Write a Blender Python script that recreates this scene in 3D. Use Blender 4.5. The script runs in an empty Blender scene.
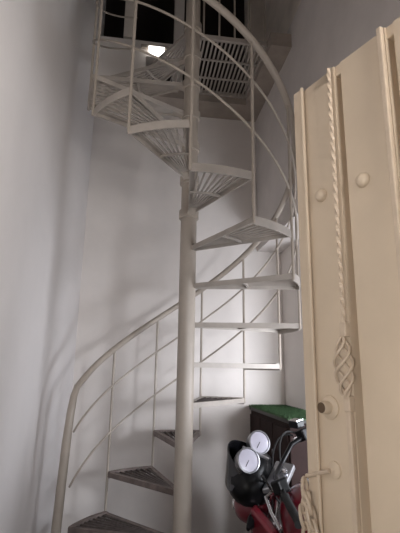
import bpy, bmesh, math, random
from mathutils import Vector, Matrix
random.seed(7)
PI = math.pi
sc = bpy.context.scene
COL = sc.collection
V = Vector

# ---------------------------------------------------------------- materials
def mat(name, col, rough=.6, metal=0., var=0., vscale=6., bump=0., bscale=60., col2=None, coat=0., spec=.5):
    m = bpy.data.materials.new(name); m.use_nodes = True
    nt = m.node_tree; b = nt.nodes['Principled BSDF']
    c = (*col, 1)
    b.inputs['Base Color'].default_value = c
    b.inputs['Roughness'].default_value = rough
    b.inputs['Metallic'].default_value = metal
    b.inputs['Specular IOR Level'].default_value = spec
    b.inputs['Coat Weight'].default_value = coat
    tc = nt.nodes.new('ShaderNodeTexCoord')
    if var > 0 or col2:
        n = nt.nodes.new('ShaderNodeTexNoise'); n.inputs['Scale'].default_value = vscale
        n.inputs['Detail'].default_value = 6; n.inputs['Roughness'].default_value = .6
        nt.links.new(tc.outputs['Object'], n.inputs['Vector'])
        r = nt.nodes.new('ShaderNodeValToRGB')
        r.color_ramp.elements[0].position = .35; r.color_ramp.elements[1].position = .68
        a = col2 if col2 else tuple(x * (1 - var) for x in col)
        r.color_ramp.elements[0].color = (*a, 1); r.color_ramp.elements[1].color = c
        nt.links.new(n.outputs['Fac'], r.inputs['Fac']); nt.links.new(r.outputs['Color'], b.inputs['Base Color'])
    if bump > 0:
        n2 = nt.nodes.new('ShaderNodeTexNoise'); n2.inputs['Scale'].default_value = bscale
        n2.inputs['Detail'].default_value = 4
        nt.links.new(tc.outputs['Object'], n2.inputs['Vector'])
        bp = nt.nodes.new('ShaderNodeBump'); bp.inputs['Strength'].default_value = bump; bp.inputs['Distance'].default_value = .004
        nt.links.new(n2.outputs['Fac'], bp.inputs['Height']); nt.links.new(bp.outputs['Normal'], b.inputs['Normal'])
    return m

M = {}
M['wall'] = mat('white_plaster', (.80, .765, .755), .85, var=.06, vscale=2.2, bump=.35, bscale=9)
M['wall_back'] = mat('back_plaster', (.82, .765, .725), .85, var=.07, vscale=2.5, bump=.3, bscale=14)
M['beam'] = mat('grey_plaster', (.72, .67, .64), .9, var=.12, vscale=3, bump=.4, bscale=12)
M['upper'] = mat('brown_render', (.9, .82, .74), .9, var=.2, vscale=4, bump=.4, bscale=20)
M['dark'] = mat('unlit_room_shade', (.07, .06, .053), .9, var=.2, vscale=2)  # lack of light upstairs put into the wall and ceiling colour
M['floor'] = mat('cement_floor', (.12, .11, .10), .8, var=.25, vscale=5, bump=.4, bscale=30)
M['slab'] = mat('bare_concrete', (.42, .36, .31), .9, var=.2, vscale=7, bump=.4, bscale=40)
M['paint'] = mat('cream_stair_paint', (.45, .39, .33), .45, var=.10, vscale=9, bump=.15, bscale=50)
M['tread'] = mat('worn_tread_paint', (.47, .42, .375), .5, var=.15, vscale=14, bump=.2, bscale=60)
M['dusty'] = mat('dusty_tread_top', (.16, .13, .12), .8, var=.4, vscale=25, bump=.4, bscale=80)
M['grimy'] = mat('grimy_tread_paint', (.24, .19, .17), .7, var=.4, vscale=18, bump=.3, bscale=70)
M['gate'] = mat('cream_gate_enamel', (.68, .56, .425), .45, var=.07, vscale=7, bump=.1, bscale=20)
M['gate_orn'] = mat('cream_ironwork_enamel', (.64, .52, .40), .4, var=.12, vscale=40, bump=.2, bscale=120)
M['keyhole'] = mat('dull_brass', (.16, .11, .07), .5, metal=.6)
M['box'] = mat('brown_wood_panel', (.036, .021, .019), .8, var=.3, vscale=8, bump=.2, spec=.15)
M['boxtrim'] = mat('dark_edge', (.05, .045, .04), .6, var=.2)
M['turf'] = mat('green_turf', (.06, .13, .05), .8, var=.4, vscale=40)
M['black'] = mat('black_plastic', (.006, .006, .007), .35, var=.2, vscale=12, spec=.25)
M['rubber'] = mat('black_rubber', (.015, .015, .015), .8, bump=.3)
M['red'] = mat('deep_red_paint', (.16, .008, .018), .28, coat=.5, var=.08)
M['chrome'] = mat('polished_metal', (.75, .75, .78), .18, metal=1.)
M['alu'] = mat('cast_aluminium', (.4, .4, .42), .4, metal=.9, var=.2, vscale=20)
M['dial'] = mat('silver_dial_face', (.50, .48, .56), .3, var=.08, vscale=30, coat=.4)
M['glassy'] = mat('smoked_screen', (.012, .012, .015), .1, coat=.6)
M['seat'] = mat('black_vinyl', (.02, .02, .02), .5, bump=.2)
M['mark'] = mat('dark_hole', (.05, .045, .045), .9, var=.1)
def emit(name, col, s):
    m = bpy.data.materials.new(name); m.use_nodes = True
    b = m.node_tree.nodes['Principled BSDF']
    b.inputs['Base Color'].default_value = (*col, 1); b.inputs['Emission Color'].default_value = (*col, 1)
    b.inputs['Emission Strength'].default_value = s
    return m
M['lamp'] = emit('lit_lamp_cover', (1., .97, .92), 3.0)

# ---------------------------------------------------------------- mesh helpers
class MB:
    def __init__(s): s.bm = bmesh.new()
    def box(s, a, b, mtx=None):
        (x0, y0, z0), (x1, y1, z1) = a, b
        vs = [V((x, y, z)) for x in (x0, x1) for y in (y0, y1) for z in (z0, z1)]
        if mtx: vs = [mtx @ v for v in vs]
        v = [s.bm.verts.new(p) for p in vs]
        for f in ((0, 1, 3, 2), (4, 6, 7, 5), (0, 4, 5, 1), (2, 3, 7, 6), (0, 2, 6, 4), (1, 5, 7, 3)):
            s.bm.faces.new([v[i] for i in f])
        return s
    def bar(s, p, q, w, h, up=V((0, 0, 1))):
        p, q = V(p), V(q); d = (q - p).normalized()
        sd = d.cross(up)
        if sd.length < 1e-4: sd = d.cross(V((1, 0, 0)))
        sd.normalize(); u = sd.cross(d)
        v = []
        for c in (p, q):
            for a, b in ((-1, -1), (1, -1), (1, 1), (-1, 1)):
                v.append(s.bm.verts.new(c + sd * a * w / 2 + u * b * h / 2))
        for f in ((3, 2, 1, 0), (4, 5, 6, 7), (0, 1, 5, 4), (1, 2, 6, 5), (2, 3, 7, 6), (3, 0, 4, 7)):
            s.bm.faces.new([v[i] for i in f])
        return s
    def tube(s, pts, r, seg=10, closed=False, flat=1., up=None):
        pts = [V(p) for p in pts]; n = len(pts)
        rs = r if isinstance(r, (list, tuple)) else [r] * n
        rings = []; prev = None
        for i, p in enumerate(pts):
            if closed: t = pts[(i + 1) % n] - pts[i - 1]
            else: t = pts[min(i + 1, n - 1)] - pts[max(i - 1, 0)]
            t.normalize()
            if prev is None:
                a = up if up else (V((0, 0, 1)) if abs(t.z) < .9 else V((1, 0, 0)))
                u = (a - t * a.dot(t)).normalized()
            else: u = (prev - t * prev.dot(t)).normalized()
            prev = u; w = t.cross(u)
            rings.append([s.bm.verts.new(p + (u * math.cos(2 * PI * k / seg) * flat + w * math.sin(2 * PI * k / seg)) * rs[i]) for k in range(seg)])
        m = n if closed else n - 1
        for i in range(m):
            A, B = rings[i], rings[(i + 1) % n]
            for k in range(seg):
                s.bm.faces.new((A[k], A[(k + 1) % seg], B[(k + 1) % seg], B[k]))
        if not closed:
            s.bm.faces.new(rings[0][::-1]); s.bm.faces.new(rings[-1])
        return s
    def prism(s, poly, z0, z1, mtx=None):
        lo = [V((x, y, z0)) for x, y in poly]; hi = [V((x, y, z1)) for x, y in poly]
        if mtx: lo = [mtx @ v for v in lo]; hi = [mtx @ v for v in hi]
        a = [s.bm.verts.new(v) for v in lo]; b = [s.bm.verts.new(v) for v in hi]; n = len(poly)
        s.bm.faces.new(a[::-1]); s.bm.faces.new(b)
        for i in range(n): s.bm.faces.new((a[i], a[(i + 1) % n], b[(i + 1) % n], b[i]))
        return s
    def lathe(s, prof, mtx, seg=24):
        # prof: list of (r, z)
        rings = []
        for r, z in prof:
            rings.append([s.bm.verts.new(mtx @ V((max(r, 1e-5) * math.cos(2 * PI * k / seg), max(r, 1e-5) * math.sin(2 * PI * k / seg), z))) for k in range(seg)])
        for A, B in zip(rings, rings[1:]):
            for k in range(seg): s.bm.faces.new((A[k], A[(k + 1) % seg], B[(k + 1) % seg], B[k]))
        s.bm.faces.new(rings[0][::-1]); s.bm.faces.new(rings[-1])
        return s
    def loft(s, rings, cap=True):
        R = [[s.bm.verts.new(V(p)) for p in r] for r in rings]
        n = len(R[0])
        for A, B in zip(R, R[1:]):
            for k in range(n): s.bm.faces.new((A[k], A[(k + 1) % n], B[(k + 1) % n], B[k]))
        if cap: s.bm.faces.new(R[0][::-1]); s.bm.faces.new(R[-1])
        return s
    def build(s, name, m, parent=None, smooth=False, bevel=0, sub=0, label=None, thick=0, angle=40):
        bmesh.ops.recalc_face_normals(s.bm, faces=s.bm.faces)
        me = bpy.data.meshes.new(name); s.bm.to_mesh(me); s.bm.free()
        o = bpy.data.objects.new(name, me); COL.objects.link(o)
        for mm in (m if isinstance(m, (list, tuple)) else [m]): me.materials.append(mm)
        if parent: o.parent = parent
        if smooth:
            for p in me.polygons: p.use_smooth = True
            if sub == 0:
                try: me.set_sharp_from_angle(angle=math.radians(angle))
                except Exception: pass
        if thick:
            d = o.modifiers.new('t', 'SOLIDIFY'); d.thickness = thick; d.offset = 0
        if bevel:
            d = o.modifiers.new('b', 'BEVEL'); d.width = bevel; d.segments = 2; d.limit_method = 'ANGLE'
        if sub:
            d = o.modifiers.new('s', 'SUBSURF'); d.levels = sub; d.render_levels = sub
        if label: o['label'] = label
        return o

def thing(name, label, cat, loc=(0, 0, 0), group=None, rot=None):
    o = bpy.data.objects.new(name, None); COL.objects.link(o); o.location = loc
    o.empty_display_size = .1
    if rot: o.rotation_euler = rot
    o['label'] = label; o['category'] = cat
    if group: o['group'] = group
    return o
def tag(o, label, cat, group=None, kind=None):
    o['label'] = label; o['category'] = cat
    if group: o['group'] = group
    if kind: o['kind'] = kind
    return o
def struct(name, mb, m, **k):
    o = mb.build(name, m, **k); o['kind'] = 'structure'; return o
def basis(o, x, z):
    z = V(z).normalized(); x = V(x); x = (x - z * x.dot(z)).normalized(); y = z.cross(x)
    m = Matrix(((x.x, y.x, z.x, o[0]), (x.y, y.y, z.y, o[1]), (x.z, y.z, z.z, o[2]), (0, 0, 0, 1)))
    return m

# ---------------------------------------------------------------- setting (pole foot at origin, +y into the room)
YB = .90; XL = -.69; XR = .85; XB = .655; XF = 1.32; ZC = 5.4; YF = -2.45
struct('floor', MB().box((-1.0, -3.4, -.1), (2.2, YB + .2, 0)), M['floor'])
# left wall with a rounded inner corner
w = MB(); poly = [(XL - .2, -2.9), (XL, -2.9), (XL, YB - .13)]
poly = [(XL - .2, -2.9), (XL, -2.9), (XL, .42), (XL + .0, .42)]
for k in range(0, 5):
    pass
poly = [(XL - .25, -2.9), (XL - .075, -2.9), (XL - .075, .32), (XL - .068, .42), (XL - .04, .60), (XL - .012, .76), (XL, YB), (XL, YB + .2), (XL - .25, YB + .2)]
struct('wall_left', w.prism(poly, 0, ZC), M['wall'], smooth=True)
# back wall: high parapet on the left, doorway to the upper floor on the right
w = MB()
w.box((XL - .2, YB, 0), (XF, YB + .15, 3.50))
w.box((XL - .2, YB, 3.48), (-.30, YB + .15, 4.18)); w.box((-.30, YB, 4.03), (-.06, YB + .15, 4.18)); w.box((-.06, YB, 3.48), (.02, YB + .15, ZC))
struct('wall_back', w, M['wall_back'])
struct('wall_right', MB().box((XR, .50, 0), (XF + .12, YB, 2.35)), M['wall_back'])
w = MB(); w.box((XF, -2.6, 0), (XF + .12, .50, .9)); w.box((XF, -2.6, 2.3), (XF + .12, .50, 2.35))
w.box((XF, -2.6, .9), (XF + .12, -.95, 2.3)); w.box((XF, -.05, .9), (XF + .12, .50, 2.3))
struct('wall_side', w, M['wall'])
# heavy beam / upper wall above the side bay
struct('trim_1', MB().box((XB, -2.9, 2.35), (XF + .12, YB, 3.68)), M['beam'])
struct('wall_upper', MB().box((XB + .10, -2.9, 3.68), (XF, YB + .15, ZC)), M['upper'])
w = MB(); w.box((.62, YF - .15, 0), (XF + .12, YF, .55)); w.box((.62, YF - .15, 1.75), (XF + .12, YF, 2.35)); w.box((.62, YF - .15, .55), (.70, YF, 1.75)); w.box((1.3, YF - .15, .55), (XF + .12, YF, 1.75)); w.box((XL - .2, YF - .15, 2.35), (XB, YF, ZC))
struct('wall_front', w, M['wall'])
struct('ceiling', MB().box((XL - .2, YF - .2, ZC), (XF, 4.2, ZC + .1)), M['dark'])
# unlit upper room behind the stairwell
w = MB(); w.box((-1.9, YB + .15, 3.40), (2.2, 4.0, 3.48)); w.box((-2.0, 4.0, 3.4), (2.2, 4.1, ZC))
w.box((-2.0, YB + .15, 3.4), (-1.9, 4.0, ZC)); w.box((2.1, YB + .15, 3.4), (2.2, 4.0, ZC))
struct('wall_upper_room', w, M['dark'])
struct('trim_2', MB().box((-.50, YB + .02, 4.22), (-.40, YB + .12, ZC)), M['upper'])
struct('trim_3', MB().box((.60, YB + .02, 3.48), (.76, YB + .12, ZC)), M['upper'])
w = MB(); w.box((-.33, .675, 3.50), (XB, YB, 3.60)); w.box((.515, .0, 3.50), (XB, .675, 3.60))
struct('trim_4', w, M['slab'])

# ---------------------------------------------------------------- spiral staircase
R = .606; Z0 = .63; RISE = .21
def ang(a): return math.radians(90 + (a - 90) * .945 - 16.1)
def helix(a, h, r=R):
    t = ang(a); return V((r * math.cos(t), r * math.sin(t), Z0 + RISE * (150 - a) / 30 + h))
st = thing('spiral_staircase', 'tall cream painted steel spiral staircase winding round one thick centre pole', 'staircase', (0, 0, 0))
p = MB(); p.lathe([(.0455, 0), (.0455, 4.9)], Matrix.Identity(4), 32)
pole = p.build('center_pole', M['paint'], st, smooth=True)
p = MB(); p.lathe([(.11, 0), (.11, .012), (.05, .014)], Matrix.Identity(4), 24); p.build('base_plate', M['paint'], st)

def tread_meshes(k, span=None, rout=R):
    a0, a1 = (180 - 30 * k), (150 - 30 * k)
    t0, t1 = ang(a0), ang(a1)
    if span: t0, t1 = span
    z = Z0 + RISE * k
    H = .036; HR = .027; T = .006
    P = lambda r, t, dz=0: V((r * math.cos(t), r * math.sin(t), z + dz))
    f = MB()
    tm = (t0 + t1) / 2
    for t, sgn in ((t0, -1), (t1, 1)):
        # angle iron: upright leaf and flat leaf
        nrm = V((-math.sin(t), math.cos(t), 0)) * sgn
        a, b = P(.042, t), P(rout, t)
        f.bar(a + V((0, 0, -HR / 2)), b + V((0, 0, -HR / 2)), T, HR)
        f.bar(a + nrm * .011 + V((0, 0, -.004)), b + nrm * .011 + V((0, 0, -.004)), .022, .006)
    n = 8
    ring = []
    prev = None
    for i in range(n + 1):
        t = t0 + (t1 - t0) * i / n
        cur = [P(rout, t, .004), P(rout, t, -H), P(rout - T, t, -H), P(rout - T, t, -.008), P(rout - .028, t, -.008), P(rout - .028, t, .004)]
        cur = [f.bm.verts.new(c) for c in cur]
        if prev:
            for j in range(6): f.bm.faces.new((prev[j], prev[(j + 1) % 6], cur[(j + 1) % 6], cur[j]))
        else: f.bm.faces.new(cur[::-1])
        prev = cur
    f.bm.faces.new(prev)
    g = MB(); nb = 8
    for i in range(1, nb):
        u = i / nb; t = t0 + (t1 - t0) * u
        ti = tm + (t - tm) * .9
        g.bar(P(.075, ti, -.007), P(rout - .01, t, -.007), .007, .010)
    prev = None
    for rr in (.33,):
        for i in range(5):
            t = t0 + (t1 - t0) * i / 4; q = P(rr, t, -.017)
            if prev is not None: g.bar(prev, q, .012, .010)
            prev = q
    c = MB(); c.lathe([(.0475, -.045), (.056, -.043), (.056, .004), (.0475, .006)], Matrix.Translation((0, 0, z)), 24)
    e = P(.09, tm, -.02)
    c.bar(P(.05, tm, -.03), P(.11, tm, -.012), .05, .006)
    br = MB(); br.bar(P(.30, tm, -.026), P(.36, tm, -.032), .012, .008)
    return f, g, c
K0 = -3
for k in range(K0, 15):
    if k < 14: f, g, c = tread_meshes(k)
    else: f, g, c = tread_meshes(k, (ang(180 - 30 * 14) + 2 * PI, math.radians(93)), .66)
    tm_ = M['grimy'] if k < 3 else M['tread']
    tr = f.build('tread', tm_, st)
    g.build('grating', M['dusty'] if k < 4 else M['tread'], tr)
    if k > 7: c.build('collar', M['paint'], tr, smooth=True)

# rails
def hh(a, h):   # handrail settles a little towards the top
    return h - (.05 * min(1, max(0, (-130 - a) / 60)) if h > .8 else 0)
AEND = -236
newel_foot = V((-.60, .10, .0))
hr = [helix(a, hh(a, .92)) for a in range(176, AEND, -4)]
hp0 = helix(184, .905)
pts = [V((-.625, .12, .0)), V((-.618, .13, .5)), V((-.60, .155, 1.05)), V((-.592, .17, 1.20)), V((-.585, .195, 1.285)), V((-.575, .225, 1.33))]
p = MB(); p.tube(pts + hr, [.025, .025, .023, .021, .019, .018] + [.018] * len(hr), 12); p.build('handrail', M['paint'], st, smooth=True)
for h in (.70, .43):
    p = MB(); p.tube([helix(a, h, R - .004) for a in range(183, AEND, -4)], .0058, 8)
    p.build('middle_rail', M['paint'], st, smooth=True)
for k in range(-2, 12):
    a = 150 - 30 * k
    if k < 0: continue
    q = helix(a, -.03); top = helix(a, hh(a, .905))
    p = MB(); p.tube([q, top], .0075, 8); p.build('baluster', M['paint'], st, smooth=True)
# double post by the lower flight
# ---------------------------------------------------------------- steel landing
ld = thing('landing_platform', 'slatted steel landing grate under the roof, beside the top of the pole', 'platform', (.28, .36, 3.57))
O = V((.28, .36, 3.57))
x0, x1, y0, y1 = .062 - O.x, .51 - O.x, .085 - O.y, .670 - O.y
p = MB()
p.bar((x0, y0, 0), (x1, y0, 0), .022, .030); p.bar((x0, y1, 0), (x1, y1, 0), .022, .030)
p.bar((x0, y0, 0), (x0, y1, 0), .022, .030); p.bar((x1, y0, 0), (x1, y1, 0), .022, .030)
p.build('frame', M['tread'], ld)
p = MB(); nb = 15
for i in range(1, nb):
    x = x0 + (x1 - x0) * i / nb; p.bar((x, y0, 0), (x, y1, 0), .011, .014)
for u in (.33, .66): p.bar((x0, y0 + (y1 - y0) * u, -.012), (x1, y0 + (y1 - y0) * u, -.012), .012, .010)
p.build('grating', M['tread'], ld)
gd = MB(); gd.tube([(x0, y0, .9), (x1 + .12, y0, .9)], .014, 10)
gd.build('guard_rail', M['paint'], ld, smooth=True)
for i in range(5):
    x = x0 + .02 + i * .105
    p = MB(); p.tube([(x, y0, 0), (x, y0, .9)], .0065, 8); p.build('guard_post', M['paint'], ld, smooth=True)

# ---------------------------------------------------------------- wall lamp
lm = thing('wall_lamp', 'small lit white lamp under a pale hood high on the back wall', 'lamp', (-.215, YB, 4.05))
p = MB(); p.box((-.13, -.03, .045), (.14, 0, .075)); p.build('hood', M['paint'], lm, bevel=.004)
p = MB(); p.loft([[(x, -.012 - (.05 * s), .045 - .0 - z * s2) for x, z, s2 in ()] or [(-.07, 0, .045), (.075, 0, .045), (.075, -.06, .045), (-.07, -.06, .045)], [(-.045, 0, -.01), (.05, 0, -.01), (.045, -.05, -.01), (-.045, -.05, -.01)]])
p.build('diffuser', M['lamp'], lm, bevel=.01)

# ---------------------------------------------------------------- low cabinet with artificial grass
cb = thing('cabinet', 'long brown wooden cabinet against the back wall under the turf mat', 'cabinet', (0, 0, 0))
bx0, bx1, by0, by1, bz = .575, .848, .06, .898, 1.172
p = MB(); p.box((bx0 + .012, by0 + .012, 0), (bx1, by1, bz - .02)); p.build('body', M['box'], cb, bevel=.004)
p = MB(); p.box((bx0, by0, bz - .02), (bx1, by1, bz)); p.build('top_board', M['boxtrim'], cb, bevel=.003)
for i in range(3):
    ya = by0 + .03 + i * .27
    p = MB(); p.box((bx0 + .002, ya, .08), (bx0 + .013, ya + .26, bz - .05)); d = p.build('door', M['box'], cb, bevel=.003)
    h = MB(); h.tube([(bx0 - .01, ya + .23, .9), (bx0 - .01, ya + .23, .98)], .005, 8); h.build('handle', M['alu'], d, smooth=True)
tf = MB(); tf.box((bx0 - .002, by0, bz), (bx1, by1, bz + .006))
rnd = random.Random(3)
for i in range(9000):
    x = rnd.uniform(bx0, bx1); y = rnd.uniform(by0, by1); a = rnd.uniform(0, 2 * PI); h = rnd.uniform(.008, .016)
    c = V((x, y, bz + .005)); d = V((math.cos(a), math.sin(a), 0)) * .002
    tip = c + V((rnd.uniform(-.006, .006), rnd.uniform(-.006, .006), h))
    tf.bm.faces.new([tf.bm.verts.new(c - d), tf.bm.verts.new(c + d), tf.bm.verts.new(tip)])
tag(tf.build('artificial_grass', M['turf']), 'green artificial grass mat lying on the brown cabinet', 'grass mat', kind='stuff')

# ---------------------------------------------------------------- metal gate leaf, swung open towards the camera
G0 = V((.094, -1.429, 0)); GU = V((.366, -.9306, 0)).normalized(); GN = V((-.9306, -.366, 0)).normalized()
gt = thing('metal_gate', 'cream sheet metal gate leaf with ribs and ironwork, swung open at right', 'gate', G0)
GM = Matrix(((GU.x, GN.x, 0, 0), (GU.y, GN.y, 0, 0), (0, 0, 1, 0), (0, 0, 0, 1)))   # local (s, n, z)
def gp(s, n, z): return GM @ V((s, n, z))
ZT = 2.10; ZB = .05; SE = .86
p = MB()
p.box((0, -.03, ZB), (.024, 0, ZT), GM); p.box((SE - .03, -.03, ZB), (SE, 0, ZT), GM)
p.box((.024, -.028, ZT - .03), (SE - .03, -.006, ZT - .004), GM); p.box((.024, -.028, ZB), (SE - .03, -.006, ZB + .04), GM)
p.build('frame', M['gate'], gt, bevel=.002)
# folded sheet profile between ribs
slots = []
s = .041; ribs = [.130, .262, .400, .538, .676]
prof = [(.022, -.006)]
for r in ribs:
    prof += [(r - .018, -.006), (r - .016, -.001), (r - .001, -.001), (r, -.026), (r + .013, -.026), (r + .016, -.004), (r + .022, -.004)]
prof += [(SE - .031, -.004)]
back = [(a, b - .0015) for a, b in prof][::-1]
p = MB(); p.prism(prof + back, ZB + .01, ZT - .005, GM); p.build('sheet_panel', M['gate'], gt)
p = MB(); p.tube([gp(.031, .001, ZB), gp(.031, .001, ZT - .002)], .0042, 12); p.build('edge_rod', M['gate'], gt, smooth=True)
# domed bolts
for (a, b) in ((.071, 1.811), (.183, 1.803), (.071, .55), (.183, .55)):
    m = basis(gp(a, -.006 if a < .1 else -.004, b), (0, 0, 1), GN)
    p = MB(); p.lathe([(.0150, 0), (.0145, .004), (.0115, .009), (.006, .012), (.0, .0125)], m, 20); p.build('domed_bolt', M['gate'], gt, smooth=True, angle=80)
# twisted rods with basket
def twisted(s0, za, zb, turns, r=.0058):
    p = MB(); n = int(abs(zb - za) / .004); rings = []
    for i in range(n + 1):
        z = za + (zb - za) * i / n; t = 2 * PI * turns * i / n
        rings.append([gp(s0 + r * 1.15 * math.cos(t + k * PI / 2), .007 + r * 1.15 * math.sin(t + k * PI / 2), z) for k in range(4)])
    return p.loft(rings)
def basket(s0, za, zb):
    p = MB()
    for k in range(4):
        pts = []
        for i in range(29):
            u = i / 28; t = k * PI / 2 + u * 2 * PI * .95; rr = .003 + .0155 * math.sin(PI * u) ** .8
            pts.append(gp(s0 + rr * math.cos(t), .014 + rr * math.sin(t) * .8, zb + (za - zb) * u))
        p.tube(pts, .0029, 7)
    return p
for s0 in (.122,):
    twisted(s0, 1.528, ZT - .01, 6, .0042).build('twisted_rod', M['gate_orn'], gt)
    p = MB(); p.bar(gp(s0, .005, 1.502), gp(s0, .005, 1.530), .015, .015, up=GN); p.build('rod_collar', M['gate_orn'], gt, bevel=.002)
    basket(s0, 1.392, 1.502).build('basket_twist', M['gate_orn'], gt, smooth=True, angle=80)
    p = MB(); p.bar(gp(s0, .005, 1.366), gp(s0, .005, 1.394), .015, .015, up=GN); p.build('rod_collar', M['gate_orn'], gt, bevel=.002)
    p = MB(); p.bar(gp(s0, .005, ZB + .05), gp(s0, .005, 1.368), .011, .011, up=GN); p.build('plain_rod', M['gate_orn'], gt, bevel=.002)
for s0 in (.255, .393, .531, .669):
    p = MB(); p.bar(gp(s0, .005, ZB + .02), gp(s0, .005, ZT - .006), .011, .011, up=GN); p.build('plain_rod', M['gate_orn'], gt, bevel=.002)
# round lock
m = basis(gp(.064, -.006, 1.369), (0, 0, 1), GN)
p = MB(); p.lathe([(.0225, 0), (.0225, .003), (.018, .0065), (.0125, .007), (.0120, .022), (.0105, .024)], m, 28)
lk = p.build('lock', M['gate'], gt, smooth=True)
p = MB(); p.lathe([(.0100, .024), (.0100, .0246), (.006, .0248)], m, 20); p.build('keyhole_cap', M['keyhole'], lk)
# slide bolt
p = MB(); p.tube([gp(-.002, .002, 1.232), gp(.062, .002, 1.254)], .0045, 10)
sb = p.build('slide_bolt', M['gate_orn'], gt, smooth=True)
m = basis(gp(.068, -.006, 1.256), (0, 0, 1), GN)
p = MB(); p.lathe([(.016, 0), (.0155, .003), (.008, .005), (0, .0055)], m, 20); p.build('bolt_rose', M['gate'], sb, smooth=True)
# chain
ch = thing('chain', 'thick cream painted chain looped round the edge of the metal gate', 'chain', G0 + GU * .014)
def link(c, d, side, L=.020, W=.0085, r=.0037):
    d = V(d).normalized(); side = V(side); side = (side - d * side.dot(d)).normalized(); pts = []
    for i in range(20):
        t = 2 * PI * i / 20; pts.append(V(c) + d * (L * math.cos(t)) + side * W * math.sin(t))
    return MB().tube(pts, r, 8, closed=True)
cpath = [(-.006, .017, 1.212), (-.002, .019, 1.188), (-.009, .021, 1.162), (-.003, .020, 1.135), (-.008, .019, 1.108), (-.004, .019, 1.08), (-.007, .019, 1.05)]
for i, c in enumerate(cpath[:-1]):
    n = cpath[i + 1]; d = gp(*n) - gp(*c)
    link(gp(*c), d, (GU if i % 2 else GN) + GU * .35).build('chain_link', M['gate_orn'], ch, smooth=True)
cp2 = [(.004, .022, 1.19), (.014, .021, 1.168), (.021, .020, 1.143), (.027, .020, 1.117), (.027, .020, 1.09)]
for i, c in enumerate(cp2[:-1]):
    n = cp2[i + 1]; d = gp(*n) - gp(*c)
    link(gp(*c), d, (GN if i % 2 else GU) + GN * .3).build('chain_link', M['gate_orn'], ch, smooth=True)
struct('trim_5', MB().box((SE + .003, -.05, 0), (SE + .07, .02, 2.2), Matrix.Translation(G0) @ GM), M['gate'])

# ---------------------------------------------------------------- motorcycle
HX = .42                                        # steering head in bike coordinates
head_world = V((.40, -.30, 0)); hd = math.radians(90 + 25)
bk = thing('motorcycle', 'red and black motorcycle parked leaning behind the gate beside the brown cabinet', 'motorcycle')
lean = math.radians(-10)
bk.rotation_euler = (lean, 0, hd)
RZ = Matrix.Rotation(hd, 3, 'Z')
hb0 = RZ @ (Matrix.Rotation(lean, 3, 'X') @ V((HX, 0, .96))); bk.location = V((head_world.x - hb0.x, head_world.y - hb0.y, 0))
bk.location.z = .012
I4 = Matrix.Identity(4)
rake = math.radians(27)
ax = V((-math.sin(rake), 0, math.cos(rake)))
H0 = V((HX, 0, .96))
STE = Matrix.Translation(H0) @ Matrix.Rotation(math.radians(30), 4, ax) @ Matrix.Translation(-H0)
def S(x, y, z): return STE @ V((x, y, z))
def wheel(c, rr, mtx):
    m = mtx @ Matrix.Translation(c) @ Matrix.Rotation(PI / 2, 4, 'X')
    t = MB(); t.tube([m @ V((rr * math.cos(2 * PI * i / 40), rr * math.sin(2 * PI * i / 40), 0)) for i in range(40)], .045, 12, closed=True)
    w = t.build('wheel', M['rubber'], bk, smooth=True, angle=180)
    r = MB(); r.tube([m @ V(((rr - .045) * math.cos(2 * PI * i / 40), (rr - .045) * math.sin(2 * PI * i / 40), 0)) for i in range(40)], .016, 8, closed=True)
    r.build('rim', M['alu'], w, smooth=True, angle=180)
    h = MB(); h.lathe([(.03, -.05), (.04, -.03), (.04, .03), (.03, .05)], m, 20)
    for i in range(6):
        a = 2 * PI * i / 6; h.bar(m @ V((.03 * math.cos(a), .03 * math.sin(a), 0)), m @ V(((rr - .05) * math.cos(a), (rr - .05) * math.sin(a), 0)), .025, .014)
    h.build('hub', M['alu'], w)
fw = V((.70, 0, .30)); rw = V((-.58, 0, .30))
wheel(fw, .255, STE); wheel(rw, .255, I4)
# forks
for sy in (-1, 1):
    p = MB(); a = S(HX - .005, sy * .085, .985); b = S(fw.x - .01, sy * .085, .30)
    p.tube([a, a.lerp(b, .5)], .016, 12); p.tube([a.lerp(b, .45), b], .022, 12)
    p.build('fork', M['chrome'], bk, smooth=True)
p = MB(); p.loft([[S(x, y, z) for x, y, z in ((HX + .04, -.11, zz), (HX + .04, .11, zz), (HX - .06, .075, zz), (HX - .06, -.075, zz))] for zz in (.965, .99)])
p.build('triple_clamp', M['alu'], bk, bevel=.006)
p = MB(); mk = basis(S(HX - .025, 0, .99), (1, 0, 0), ax); p.lathe([(.018, 0), (.018, .02), (.012, .024)], mk, 18); p.build('ignition', M['chrome'], bk, smooth=True)
# handlebar
bars = [(HX - .20, -.35, 1.03), (HX - .12, -.24, 1.055), (HX - .05, -.13, 1.055), (HX - .02, -.06, 1.02), (HX - .02, .06, 1.02), (HX - .05, .13, 1.055), (HX - .12, .24, 1.055), (HX - .20, .35, 1.03)]
p = MB(); p.tube([S(*q) for q in bars], .011, 12); hb = p.build('handlebar', M['black'], bk, smooth=True)
for sy in (-1, 1):
    p = MB(); a = S(HX - .125, sy * .25, 1.053); b = S(HX - .205, sy * .36, 1.028)
    p.tube([a, a.lerp(b, .1), a.lerp(b, .9), b], [.019, .016, .016, .02], 14); p.build('grip', M['rubber'], hb, smooth=True)
    p = MB(); c0 = S(HX - .10, sy * .20, 1.055); p.bar(c0 + V((0, 0, -.02)), c0 + V((.02, 0, .03)), .05, .055); p.build('switch_box', M['black'], hb, bevel=.008)
    p = MB(); p.tube([S(HX - .06, sy * .19, 1.04), S(HX - .03, sy * .22, 1.03), S(HX - .07, sy * .29, 1.015), S(HX - .125, sy * .36, 1.0)], [.007, .007, .006, .007], 8); p.build('lever', M['chrome'], hb, smooth=True)
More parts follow.
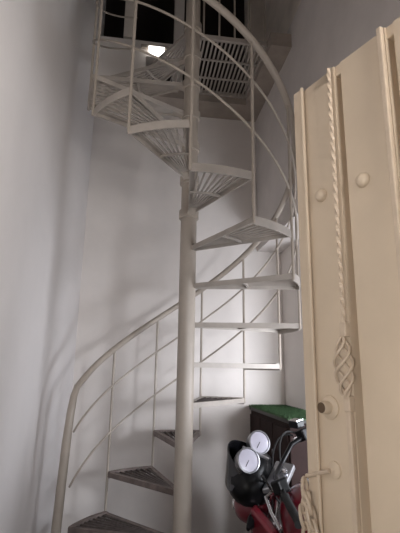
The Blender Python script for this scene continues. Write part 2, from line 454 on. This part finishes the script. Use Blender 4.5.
# brake reservoir on the far bar
p = MB(); p.box((-.03, -.025, -.015), (.03, .025, .018), Matrix.Translation(S(HX - .06, -.235, 1.10))); rv = p.build('brake_reservoir', M['black'], hb, bevel=.005)
p = MB(); p.box((-.026, -.021, .018), (.026, .021, .022), Matrix.Translation(S(HX - .06, -.235, 1.10))); p.build('reservoir_cap', M['chrome'], rv)
# cables
for q in (((HX - .03, -.22, 1.05), (HX + .02, -.16, 1.12), (HX + .05, -.06, 1.05), (HX + .04, 0, .9)), ((HX - .05, .20, 1.05), (HX + .02, .13, 1.12), (HX + .06, .05, 1.0), (HX + .03, .0, .85)), ((HX - .06, -.2, 1.07), (HX - .02, -.12, 1.16), (HX + .0, -.05, 1.10), (HX - .03, .02, .92))):
    P4 = [S(*c) for c in q]; pts = []
    for i in range(17):
        t = i / 16; pts.append(P4[0] * (1 - t) ** 3 + P4[1] * 3 * t * (1 - t) ** 2 + P4[2] * 3 * t * t * (1 - t) + P4[3] * t ** 3)
    MB().tube(pts, .0045, 8).build('cable', M['rubber'], hb, smooth=True)
# gauges
gz = 1.10
for sy in (-1, 1):
    c = S(HX + .085, sy * .075, gz)
    nrm = (STE.to_3x3() @ V((-.72, .42, .42))).normalized()
    m = basis(c, (0, 1, 0), nrm)
    p = MB(); p.lathe([(.03, -.05), (.05, -.03), (.054, 0), (.054, .012), (.049, .014), (.047, .008)], m, 32); g = p.build('gauge', M['alu'], bk, smooth=True)
    p = MB(); p.lathe([(.047, .006), (.046, .010), (.03, .0125), (.0, .0135)], m, 32); p.build('dial', M['dial'], g, smooth=True)
    p = MB(); p.bar(m @ V((0, 0, .014)), m @ V((.025, .02, .014)), .003, .001); p.build('needle', M['black'], g)
# trim strip between the gauges
p = MB(); p.bar(S(HX + .13, .005, 1.125), S(HX + .02, .0, 1.06), .012, .012); p.build('gauge_bracket', M['alu'], bk, bevel=.003)
# cowl: lofted shell around headlight, screen above
def sect(x, w, zlo, zhi, n=14):
    r = []
    for i in range(n):
        t = 2 * PI * i / n; r.append(S(x, w * math.sin(t), (zlo + zhi) / 2 - (zhi - zlo) / 2 * math.cos(t) * (1 if True else 0)))
    return r
p = MB(); p.loft([sect(HX + .055, .11, .80, .93), sect(HX + .11, .135, .78, .95), sect(HX + .18, .12, .77, .94), sect(HX + .23, .08, .79, .91), sect(HX + .245, .035, .82, .88)])
cw = p.build('headlight_cowl', M['red'], bk, smooth=True, sub=1)
p = MB(); p.loft([sect(HX + .215, .065, .80, .90), sect(HX + .252, .045, .82, .89)]); p.build('headlight', M['chrome'], cw, smooth=True)
# wind screen: curved sheet
p = MB(); rows = []
for i in range(7):
    u = i / 6; row = []
    for j in range(13):
        v = -1 + j / 6; w_ = .155 * (1 - .35 * u); th = v * 1.15
        row.append(p.bm.verts.new(S(HX + .105 + .14 * math.cos(th) - .05 * u, w_ * math.sin(th) / math.sin(1.15), 1.0 + .15 * u - .10 * abs(v) ** 2 * u)))
    rows.append(row)
for A, B in zip(rows, rows[1:]):
    for a, b, c, d in zip(A, A[1:], B[1:], B): p.bm.faces.new((a, b, c, d))
p.build('wind_screen', M['glassy'], bk, smooth=True, thick=.006, sub=1)
# black instrument shroud
p = MB(); p.loft([sect(HX + .03, .10, .88, 1.05), sect(HX + .10, .165, .86, 1.09), sect(HX + .17, .155, .87, 1.10), sect(HX + .225, .09, .91, 1.05)]); p.build('shroud', M['black'], bk, smooth=True, sub=1)
# turn signals
for sy in (-1, 1):
    p = MB(); p.tube([S(HX + .10, sy * .10, .88), S(HX + .10, sy * .17, .88), S(HX + .10, sy * .215, .88)], [.010, .018, .006], 10, flat=1.5); p.build('turn_signal', M['black'], bk, smooth=True)
# front mudguard
p = MB(); rows = []
for i in range(15):
    t = math.radians(10 + 125 * i / 14); row = []
    for j in range(7):
        v = -1 + j / 3; rr = .325 - .03 * v * v
        row.append(p.bm.verts.new(S(fw.x - rr * math.cos(t) * 1.0, .065 * v, fw.z + rr * math.sin(t))))
    rows.append(row)
for A, B in zip(rows, rows[1:]):
    for a, b, c, d in zip(A, A[1:], B[1:], B): p.bm.faces.new((a, b, c, d))
p.build('front_mudguard', M['red'], bk, smooth=True, thick=.005)
# tank
def ell(x, w, zlo, zhi, n=16, pw=.8):
    r = []
    for i in range(n):
        t = 2 * PI * i / n; c, s_ = math.cos(t), math.sin(t)
        r.append(V((x, w * math.copysign(abs(s_) ** pw, s_), (zlo + zhi) / 2 - (zhi - zlo) / 2 * math.copysign(abs(c) ** pw, c))))
    return r
p = MB(); p.loft([ell(HX - .06, .05, .80, .90), ell(HX - .09, .115, .73, .965), ell(HX - .16, .155, .70, 1.0), ell(HX - .27, .165, .69, 1.0), ell(HX - .38, .13, .70, .95), ell(HX - .46, .08, .71, .87), ell(HX - .48, .04, .73, .83)])
tk = p.build('fuel_tank', M['red'], bk, smooth=True, sub=1)
m = Matrix.Translation((HX - .20, 0, .997)); p = MB(); p.lathe([(.035, 0), (.035, .008), (.028, .012), (0, .013)], m, 24); p.build('fuel_cap', M['chrome'], tk, smooth=True)
# shrouds, seat, tail, frame, engine, exhaust
for sy in (-1, 1):
    p = MB(); q = [(HX + .03, .90), (HX - .05, .86), (HX - .22, .74), (HX - .22, .60), (HX - .05, .55), (HX + .05, .70)]
    a = [V((x, sy * .125, z)) for x, z in q]; b = [V((x, sy * .17, z)) for x, z in [(x_ * .96 + .01, z_ * .97 + .02) for x_, z_ in q]]
    p.loft([a, b]); p.build('side_fairing', M['red'], bk, bevel=.012, smooth=True)
p = MB(); p.loft([ell(HX - .45, .10, .74, .83), ell(HX - .60, .13, .73, .80), ell(HX - .80, .14, .74, .82), ell(HX - .82, .13, .76, .88), ell(HX - 1.05, .09, .80, .90), ell(HX - 1.12, .05, .82, .88)]); p.build('seat', M['seat'], bk, smooth=True, sub=1)
p = MB(); p.loft([ell(HX - .50, .09, .60, .74), ell(HX - .80, .11, .64, .76), ell(HX - 1.05, .08, .72, .81), ell(HX - 1.22, .04, .78, .83)]); p.build('tail_cowl', M['red'], bk, smooth=True, sub=1)
p = MB(); p.tube([(HX, 0, .92), (HX - .12, 0, .66), (HX - .20, 0, .32), (HX - .62, 0, .30), (HX - .72, 0, .55), (HX - .50, 0, .70), (HX - .05, 0, .84)], .018, 10); p.build('frame', M['black'], bk, smooth=True)
p = MB()
for sy in (-1, 1): p.tube([(HX - .62, sy * .07, .34), (rw.x, sy * .07, .30)], .016, 8); p.tube([(HX - .75, sy * .08, .66), (rw.x - .0, sy * .08, .32)], .022, 10)
p.build('swing_arm', M['alu'], bk, smooth=True)
p = MB(); p.box((HX - .60, -.10, .24), (HX - .28, .10, .42)); p.lathe([(.07, -.13), (.08, -.11), (.08, .11), (.07, .13)], Matrix.Translation((HX - .42, 0, .33)) @ Matrix.Rotation(PI / 2, 4, 'X'), 24)
for i in range(6): p.box((HX - .36, -.075, .44 + i * .025), (HX - .20, .075, .452 + i * .025))
p.box((HX - .32, -.05, .42), (HX - .24, .05, .62)); p.build('engine', M['alu'], bk, bevel=.004)
p = MB(); p.tube([(HX - .20, -.04, .52), (HX - .12, -.05, .40), (HX - .22, -.10, .24), (HX - .6, -.13, .24), (HX - .7, -.14, .27), (HX - 1.1, -.15, .38)], [.018, .018, .018, .02, .035, .038], 12); p.build('exhaust', M['chrome'], bk, smooth=True)
p = MB(); p.tube([(HX - .45, .11, .24), (HX - .42, .20, .12), (HX - .40, .27, .035)], .009, 8); p.build('side_stand', M['black'], bk, smooth=True)
p = MB(); p.lathe([(.035, 0), (.035, .02), (.02, .025)], basis((HX - 1.22, 0, .80), (0, 1, 0), (-1, 0, 0)), 16); p.build('tail_light', M['red'], bk)

# ---------------------------------------------------------------- little marks on the wall
p = MB(); p.lathe([(.006, 0), (.005, -.002)], basis((-.117, YB, 1.755), (1, 0, 0), (0, 1, 0)), 12); tag(p.build('wall_plug', M['mark']), 'tiny dark plug hole in the back wall under the lower handrail', 'plug')

# ---------------------------------------------------------------- light
wd = bpy.data.worlds.new('World'); sc.world = wd; wd.use_nodes = True
nb_ = wd.node_tree.nodes['Background']; nb_.inputs['Color'].default_value = (1., .97, .94, 1); nb_.inputs['Strength'].default_value = .10
def area(name, loc, tgt, sx, sy, e, col, spread=180):
    l = bpy.data.lights.new(name, 'AREA'); l.shape = 'RECTANGLE'; l.size = sx; l.size_y = sy; l.energy = e; l.color = col; l.spread = math.radians(spread)
    o = bpy.data.objects.new(name, l); COL.objects.link(o); o.location = loc
    o.rotation_euler = (V(tgt) - V(loc)).to_track_quat('-Z', 'Y').to_euler(); return o

area('gateway_daylight', (.35, -2.6, 1.9), (-.69, -1.45, 2.3), .5, .4, 8, (1., .96, .92), 95)
area('gate_fill', (-.55, -2.6, 1.3), (.3, -1.9, 1.27), .3, .4, 2.3, (1., .96, .92), 95)  # added lamp for reflected light on the gate, cone cut near its top
area('side_window_light', (XF + .01, -.5, 1.25), (.6, .9, 1.3), .6, .5, 19, (.88, .92, 1.))
area('alcove_fill', (XF + .01, -.5, 1.15), (.62, .9, 1.05), .5, .4, 2.2, (.88, .92, 1.), 110)  # extra lamp added to brighten the back wall in the right alcove
area('front_window_light', (.98, YF - .05, 1.12), (.2, .9, 1.5), .35, .45, 5.5, (.92, .95, 1.))
area('shadow_lamp', (1.15, YF - .05, 1.5), (.35, .9, .9), .22, .28, 4, (.90, .93, 1.), 70)  # small lamp added to sharpen stair shadows on the back wall

# ---------------------------------------------------------------- camera
cam = bpy.data.cameras.new('camera'); co = bpy.data.objects.new('camera', cam); COL.objects.link(co)
cam.sensor_fit = 'VERTICAL'; cam.sensor_height = 24; cam.lens = 433. / 533 * 24; cam.clip_start = .01
pit, rol, yaw = .23058, .015384, math.radians(8)
cp, sp, cr, sr = math.cos(pit), math.sin(pit), math.cos(rol), math.sin(rol)
def cw_(r, Y, d):   # right, up-in-image, forward
    dd = d * cp - Y * sp; uu = d * sp + Y * cp; s_, c_ = math.sin(yaw), math.cos(yaw)
    return V((r * c_ + dd * s_, -r * s_ + dd * c_, uu))
X = cw_(cr, sr, 0); Yv = cw_(-sr, cr, 0); Z = -cw_(0, 0, 1)
co.matrix_world = Matrix(((X.x, Yv.x, Z.x, -.2587), (X.y, Yv.y, Z.y, -2.332), (X.z, Yv.z, Z.z, 1.44), (0, 0, 0, 1)))
sc.camera = co
sc.view_settings.view_transform = 'Standard'; sc.view_settings.look = 'None'
sc.view_settings.gamma = 1; sc.view_settings.use_curve_mapping = False; sc.view_settings.exposure = .08
